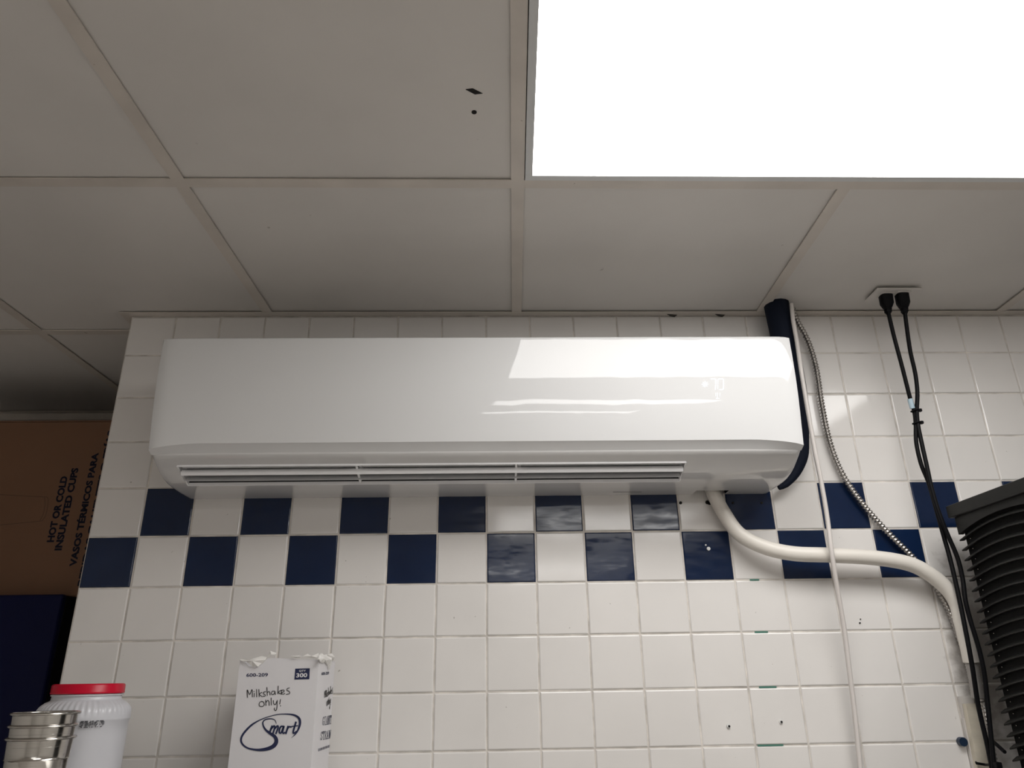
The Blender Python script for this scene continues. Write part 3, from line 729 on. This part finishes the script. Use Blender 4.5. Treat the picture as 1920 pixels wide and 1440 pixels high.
# print on the front
LF = Vector((0, -0.0004, 0)); FM = lambda a, b: K(a, b, BY)
ink = MB()
text_quad(ink, '600-209', FM(372, 415), FM(615, 411), FM(373, 375), LF, 0.02); part('printed_code', ink, NAVYINK, sc_)
q_ = [FM(912, 445), FM(1080, 441), FM(1086, 318), FM(922, 322)]
pan = part('quantity_panel', MB().add([v+LF for v in q_], [(0,1,2,3)]), NAVYINK, sc_)
ink = MB(); text_quad(ink, 'QTY', FM(964, 362), FM(1040, 360), FM(967, 337), LF*2, 0.02); text_quad(ink, '300', FM(932, 422), FM(1056, 419), FM(936, 374), LF*2, 0.025)
sub('quantity_lettering', ink, WHITEINK, sc_, pan)
HAND = [[(385,645),(383,562),(410,612),(437,558),(441,640)], [(462,600),(460,640)], [(458,576),(459,580)], [(487,556),(490,640)], [(514,556),(517,636)],
        [(547,588),(520,610),(550,637)], [(590,582),(566,588),(563,604),(583,614),(584,630),(558,634)], [(604,533),(608,624)], [(608,592),(626,579),(637,592),(639,618)],
        [(692,576),(664,578),(655,605),(674,614),(692,592),(693,574),(700,614)], [(731,518),(727,606)], [(768,563),(733,588),(768,610)],
        [(768,592),(797,580),(792,562),(772,568),(767,596),(786,610),(806,600)], [(858,538),(832,548),(830,566),(855,578),(858,602),(822,612)],
        [(546,690),(522,704),(518,738),(545,749),(572,734),(567,700),(546,690)], [(590,675),(594,737)], [(594,702),(611,680),(627,692),(630,737)], [(651,652),(654,732)],
        [(676,680),(681,716),(700,726),(716,690)], [(720,678),(716,760),(706,792),(688,782),(690,764)], [(757,668),(748,720)], [(757,738),(757,743)]]
ink = MB()
for s_ in HAND: ribbon(ink, s_, 8.5, FM, LF*1.5)
part('handwriting', ink, BLACKINK, sc_)
ink = MB()
ribbon(ink, [(878,1102),(930,1052),(964,985),(976,925),(960,875),(900,842),(800,833),(700,842),(560,885),(440,950),(350,1040),(314,1110),(327,1168),(390,1216),(500,1236),(600,1226),(668,1200),(704,1160),(708,1118),(685,1080),(640,1050),(592,1012),(564,965),(560,922),(592,893),(650,886),(692,900),(710,938)],
       [2,14,24,28,24,16,11,9,9,10,13,20,23,23,22,20,19,24,34,42,46,42,34,24,16,13,11,7], FM, LF*1.5)
for s_, wd in (([(632,1052),(662,968)], 15), ([(650,1000),(684,966),(692,984),(672,1052)], 14), ([(690,1000),(722,966),(730,984),(706,1052)], 14),
               ([(792,972),(762,974),(744,1010),(746,1044),(766,1040),(788,985)], 14), ([(796,972),(782,1030),(788,1050),(806,1040)], 13), ([(818,1050),(842,972)], 15), ([(836,1000),(852,976),(876,978)], 13),
               ([(930,925),(900,1030),(908,1048),(938,1030)], 15), ([(885,972),(950,964)], 9)):
    ribbon(ink, s_, wd*1.35, FM, LF*2)
part('logo', ink, NAVYINK, sc_)
# print on the right side
LS = Vector((0.0004, 0, 0)); SM = lambda a, b: at(400+a/6, 1200+b/6, x=bx1)
ink = MB(); text_quad(ink, '600-209', SM(1215, 397), SM(1300, 388), SM(1215, 362), LS, 0.03)
part('side_code', ink, NAVYINK, sc_); ink = MB()
SLAB = {'G': [[(.92,.80),(.7,.97),(.35,.97),(.10,.75),(.08,.28),(.35,.03),(.7,.03),(.88,.2),(.88,.42)], [(.6,.44),(1.02,.44)], [(.92,1.0),(.92,.72)]],
        'I': [[(.5,0),(.5,1)], [(.2,0),(.8,0)], [(.2,1),(.8,1)]],
        'A': [[(.12,0),(.5,1)], [(.5,1),(.88,0)], [(.28,.34),(.72,.34)], [(-.05,0),(.32,0)], [(.66,0),(1.05,0)]],
        'N': [[(.15,0),(.15,1)], [(.15,1),(.85,0)], [(.85,0),(.85,1)], [(-.02,0),(.34,0)], [(-.02,1),(.2,1)], [(.66,1),(1.02,1)]],
        'T': [[(.5,0),(.5,1)], [(.05,1),(.95,1)], [(.3,0),(.7,0)], [(.05,1),(.05,.75)], [(.95,1),(.95,.75)]],
        'S': [[(.88,.78),(.68,.97),(.35,.97),(.12,.78),(.2,.58),(.78,.44),(.9,.24),(.68,.03),(.35,.03),(.1,.22)], [(.88,1),(.88,.7)], [(.1,0),(.1,.3)]],
        'R': [[(.18,0),(.18,1)], [(.18,.98),(.65,.97),(.85,.78),(.65,.54),(.18,.52)], [(.5,.52),(.88,0)], [(0,0),(.36,0)], [(.76,0),(1.05,0)]],
        'W': [[(.05,1),(.28,0)], [(.28,0),(.5,.9)], [(.5,.9),(.72,0)], [(.72,0),(.95,1)], [(-.08,1),(.2,1)], [(.8,1),(1.08,1)]]}
def slab_word(word, bl, br, tl):
    mb = MB(); n_ = len(word)
    for i, ch in enumerate(word):
        for st_ in SLAB[ch]:
            pts_ = []
            for a_, b_ in st_:
                fx = (i+0.1+a_*0.8)/n_
                pts_.append((bl[0]+(br[0]-bl[0])*fx+(tl[0]-bl[0])*b_, bl[1]+(br[1]-bl[1])*fx+(tl[1]-bl[1])*b_))
            horiz = abs(st_[0][1]-st_[-1][1]) < 0.01 and len(st_) == 2
            ribbon(mb, pts_, 6.5 if horiz else 4.2, SM, LS)
    part('side_lettering', mb, NAVYINK, sc_)
slab_word('GIANT', (1225, 960), (1328, 940), (1228, 868)); slab_word('STRAW', (1202, 1126), (1318, 1104), (1206, 1036))
ink = MB()
for k in range(14):
    a = 1182+k*9.5; ribbon(ink, [(a, 1250-k*3.4), (a+2, 1224-k*3.4)], 4 if k % 3 else 6, SM, LS)
part('side_small_print', ink, NAVYINK, sc_)
ink = MB()
for s_ in HAND: ribbon(ink, [(1250+(a-385)*0.190-((b-560)*0.02), 545+(b-533)*0.93-(a-385)*0.03) for a, b in s_], [4.2]*2, SM, LS*1.5)
part('handwriting', ink, BLACKINK, sc_)

# ------------------------------------------------------------------ plastic jar with red lid
jc = at(167, 1288, y=-0.270); jx, jy = jc.x, -0.270
jar = thing('plastic_jar', 'translucent white plastic jar with a red screw lid', 'jar', (jx, jy, SZ))
H = 0.2475                                            # lid top above the shelf
prof = [(0.0005, 0.001), (0.060, 0.001), (0.066, 0.006), (0.0680, 0.02), (0.0685, 0.10), (0.0690, 0.170), (0.0692, 0.190), (0.0708, 0.192), (0.0712, 0.195), (0.0706, 0.198), (0.0700, 0.2030), (0.0688, 0.2085), (0.0650, 0.2145), (0.0590, 0.2195), (0.0540, 0.2222), (0.0525, 0.2235), (0.0520, 0.2290), (0.0540, 0.2295), (0.0540, 0.2315), (0.0515, 0.232), (0.0515, 0.238)]
part('jar_body', MB().lathe(prof, (jx, jy, SZ), 192, mod=lambda i, t: (0.016*math.cos(48*t) if i in (11, 12, 13) else (0.006*math.cos(48*t) if i == 10 else 0))), JAR, jar, True, 60)
lid = [(0.0540, 0.2325), (0.0552, 0.2328), (0.0556, 0.2345), (0.0550, 0.2352), (0.0548, 0.2455), (0.0535, 0.2475), (0.050, 0.2480), (0.0005, 0.2480)]
part('lid', MB().lathe(lid, (jx, jy, SZ), 120, mod=lambda i, t: (0.004*math.cos(60*t) if i in (3, 4) else 0)), RED, jar, True, 50)
code = MB(); rnd = random.Random(3)
pa, pb = at(148, 1363, y=jy-0.067), at(183, 1355, y=jy-0.067)
for k in range(30):
    for r_ in range(6):
        if rnd.random() < 0.42: continue
        if k % 6 == 5: continue
        xk = pa.x+(pb.x-pa.x)*k/29; zk = pa.z+0.0085*r_/5-0.001
        dx = xk-jx; yk = jy-math.sqrt(max(1e-6, 0.0712**2-dx*dx))-0.0006
        code.box((xk-0.0004, yk-0.0002, zk-0.0006), (xk+0.0004, yk+0.0012, zk+0.0006))
part('dot_code', code, GREYINK, jar, label='smudged grey dot-printed date code')

# ------------------------------------------------------------------ stack of steel cups
cc = at(87, 1335, y=-0.42); cx_, cy_ = cc.x, -0.42
for k, lab in enumerate(('lowest of the three nested stainless steel milkshake cups, with a beaded waist', 'middle one of the three nested stainless steel milkshake cups', 'topmost of the three nested stainless steel milkshake cups, open rim showing')):
    zb = SZ+0.0165*k
    t = thing('steel_cup', lab, 'cup', (cx_, cy_, zb), 'nested steel milkshake cups')
    h = 0.1765; wp_ = lambda f: 0.0320+(0.0430-0.0320)*f
    outer = [(0.0005, 0.0005), (0.0295, 0.0005), (0.0320, 0.004)] + [(wp_(f), h*f) for f in (0.15, 0.35, 0.55, 0.70)] + [(wp_(0.83), h*0.830), (wp_(0.84)+0.0011, h*0.840), (wp_(0.85), h*0.850)] + [(wp_(f), h*f) for f in (0.89, 0.94, 0.985)]
    inner = [(wp_(0.985)-0.0009, h*0.985)] + [(wp_(f)-0.0009, h*f) for f in (0.80, 0.5, 0.2, 0.06)] + [(0.0265, 0.006), (0.0005, 0.006)]
    part('cup_wall', MB().lathe(outer+inner, (cx_, cy_, zb), 56), STEEL, t, True, 50)
    rim = MB(); R_ = wp_(1.0)+0.0012
    pts = [(R_+0.0021*math.cos(a), h-0.0012+0.0021*math.sin(a)) for a in (2*math.pi*i/10 for i in range(11))]
    rim.lathe(pts[::-1], (cx_, cy_, zb), 56); part('rolled_rim', rim, STEEL, t, True, 80)

# ------------------------------------------------------------------ recess: navy cabinet and cup case on it
cab = thing('navy_cabinet', 'tall dark navy blue cabinet in the recess under the cardboard case', 'cabinet', (-0.47, 0.45, FZ))
CXR, CYF, CT = -0.166, 0.250, -0.201
part('carcass', MB().cbox((-0.80, CYF+0.019, FZ+0.03), (CXR-0.001, 0.675, CT), 0.003), BLACKB, cab, label='cabinet sides with their shade painted in as black')  # navy sides painted near-black in place of the shade on them
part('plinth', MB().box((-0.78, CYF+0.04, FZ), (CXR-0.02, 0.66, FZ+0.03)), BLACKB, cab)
part('door', MB().cbox((-0.80, CYF, FZ+0.04), (CXR, CYF+0.0185, CT+0.0008), 0.0025), NAVY, cab)
dh = part('door_handle', MB().tube([(-0.74, CYF-0.001, -0.85), (-0.74, CYF-0.035, -0.85), (-0.74, CYF-0.035, -1.05), (-0.74, CYF-0.001, -1.05)], 0.006, 8), STEEL, cab, True)
KY = 0.300
case = thing('cardboard_case', 'brown cardboard case of insulated cups lying on the navy cabinet', 'cardboard box', (-0.40, 0.48, CT+0.0005))
cz0, cz1, kx0, kx1 = CT+0.0005, 0.2615, -0.78, -0.035
part('case_body', MB().cbox((kx0, KY, cz0), (kx1, 0.665, cz1), 0.003), CARDBOARD, case)
for s_ in (0, 1):
    ya_ = KY+0.001+s_*0.182; part('top_flap', MB().box((kx0+0.002, ya_, cz1), (kx1-0.002, ya_+0.180, cz1+0.003)), CARDBOARD, case)
LK = Vector((0, -0.0005, 0)); KM = lambda a, b: at(a/4, 840+b/4, y=KY)
ink = MB()
def vtext(body, s0, s1, cap, off=0.045):
    a, b = KM(*s0), KM(*s1); up = Vector((-cap, 0, 0))
    a2 = Vector((a.x, KY, a.z)); b2 = Vector((a.x, KY, b.z)); ink = MB(); text_quad(ink, body, a2, b2, a2+up, LK, off)
    part('printed_line', ink, CASEINK, case)
# baselines run up the case, letter tops point left
vtext('HOT OR COLD', (405, 706), (508, 212), 0.0185)
vtext('INSULATED CUPS', (463, 768), (592, 150), 0.0185)
vtext('VASOS TÉRMICOS PARA', (572, 888), (752, 36), 0.0215)
vtext('BEBIDAS CALIENTES O FRÍAS', (628, 1035), (822, -130), 0.0195)
ink = MB()
for s_ in ([(-140, 340), (0, 350), (335, 368)], [(335, 368), (358, 372), (360, 420), (345, 500), (318, 545)], [(336, 372), (338, 425), (325, 495), (300, 545)], [(318, 546), (290, 550), (0, 578), (-140, 590)]):
    ribbon(ink, s_, 3.2, KM, LK)
part('cup_outline_print', ink, BROWNINK, case)
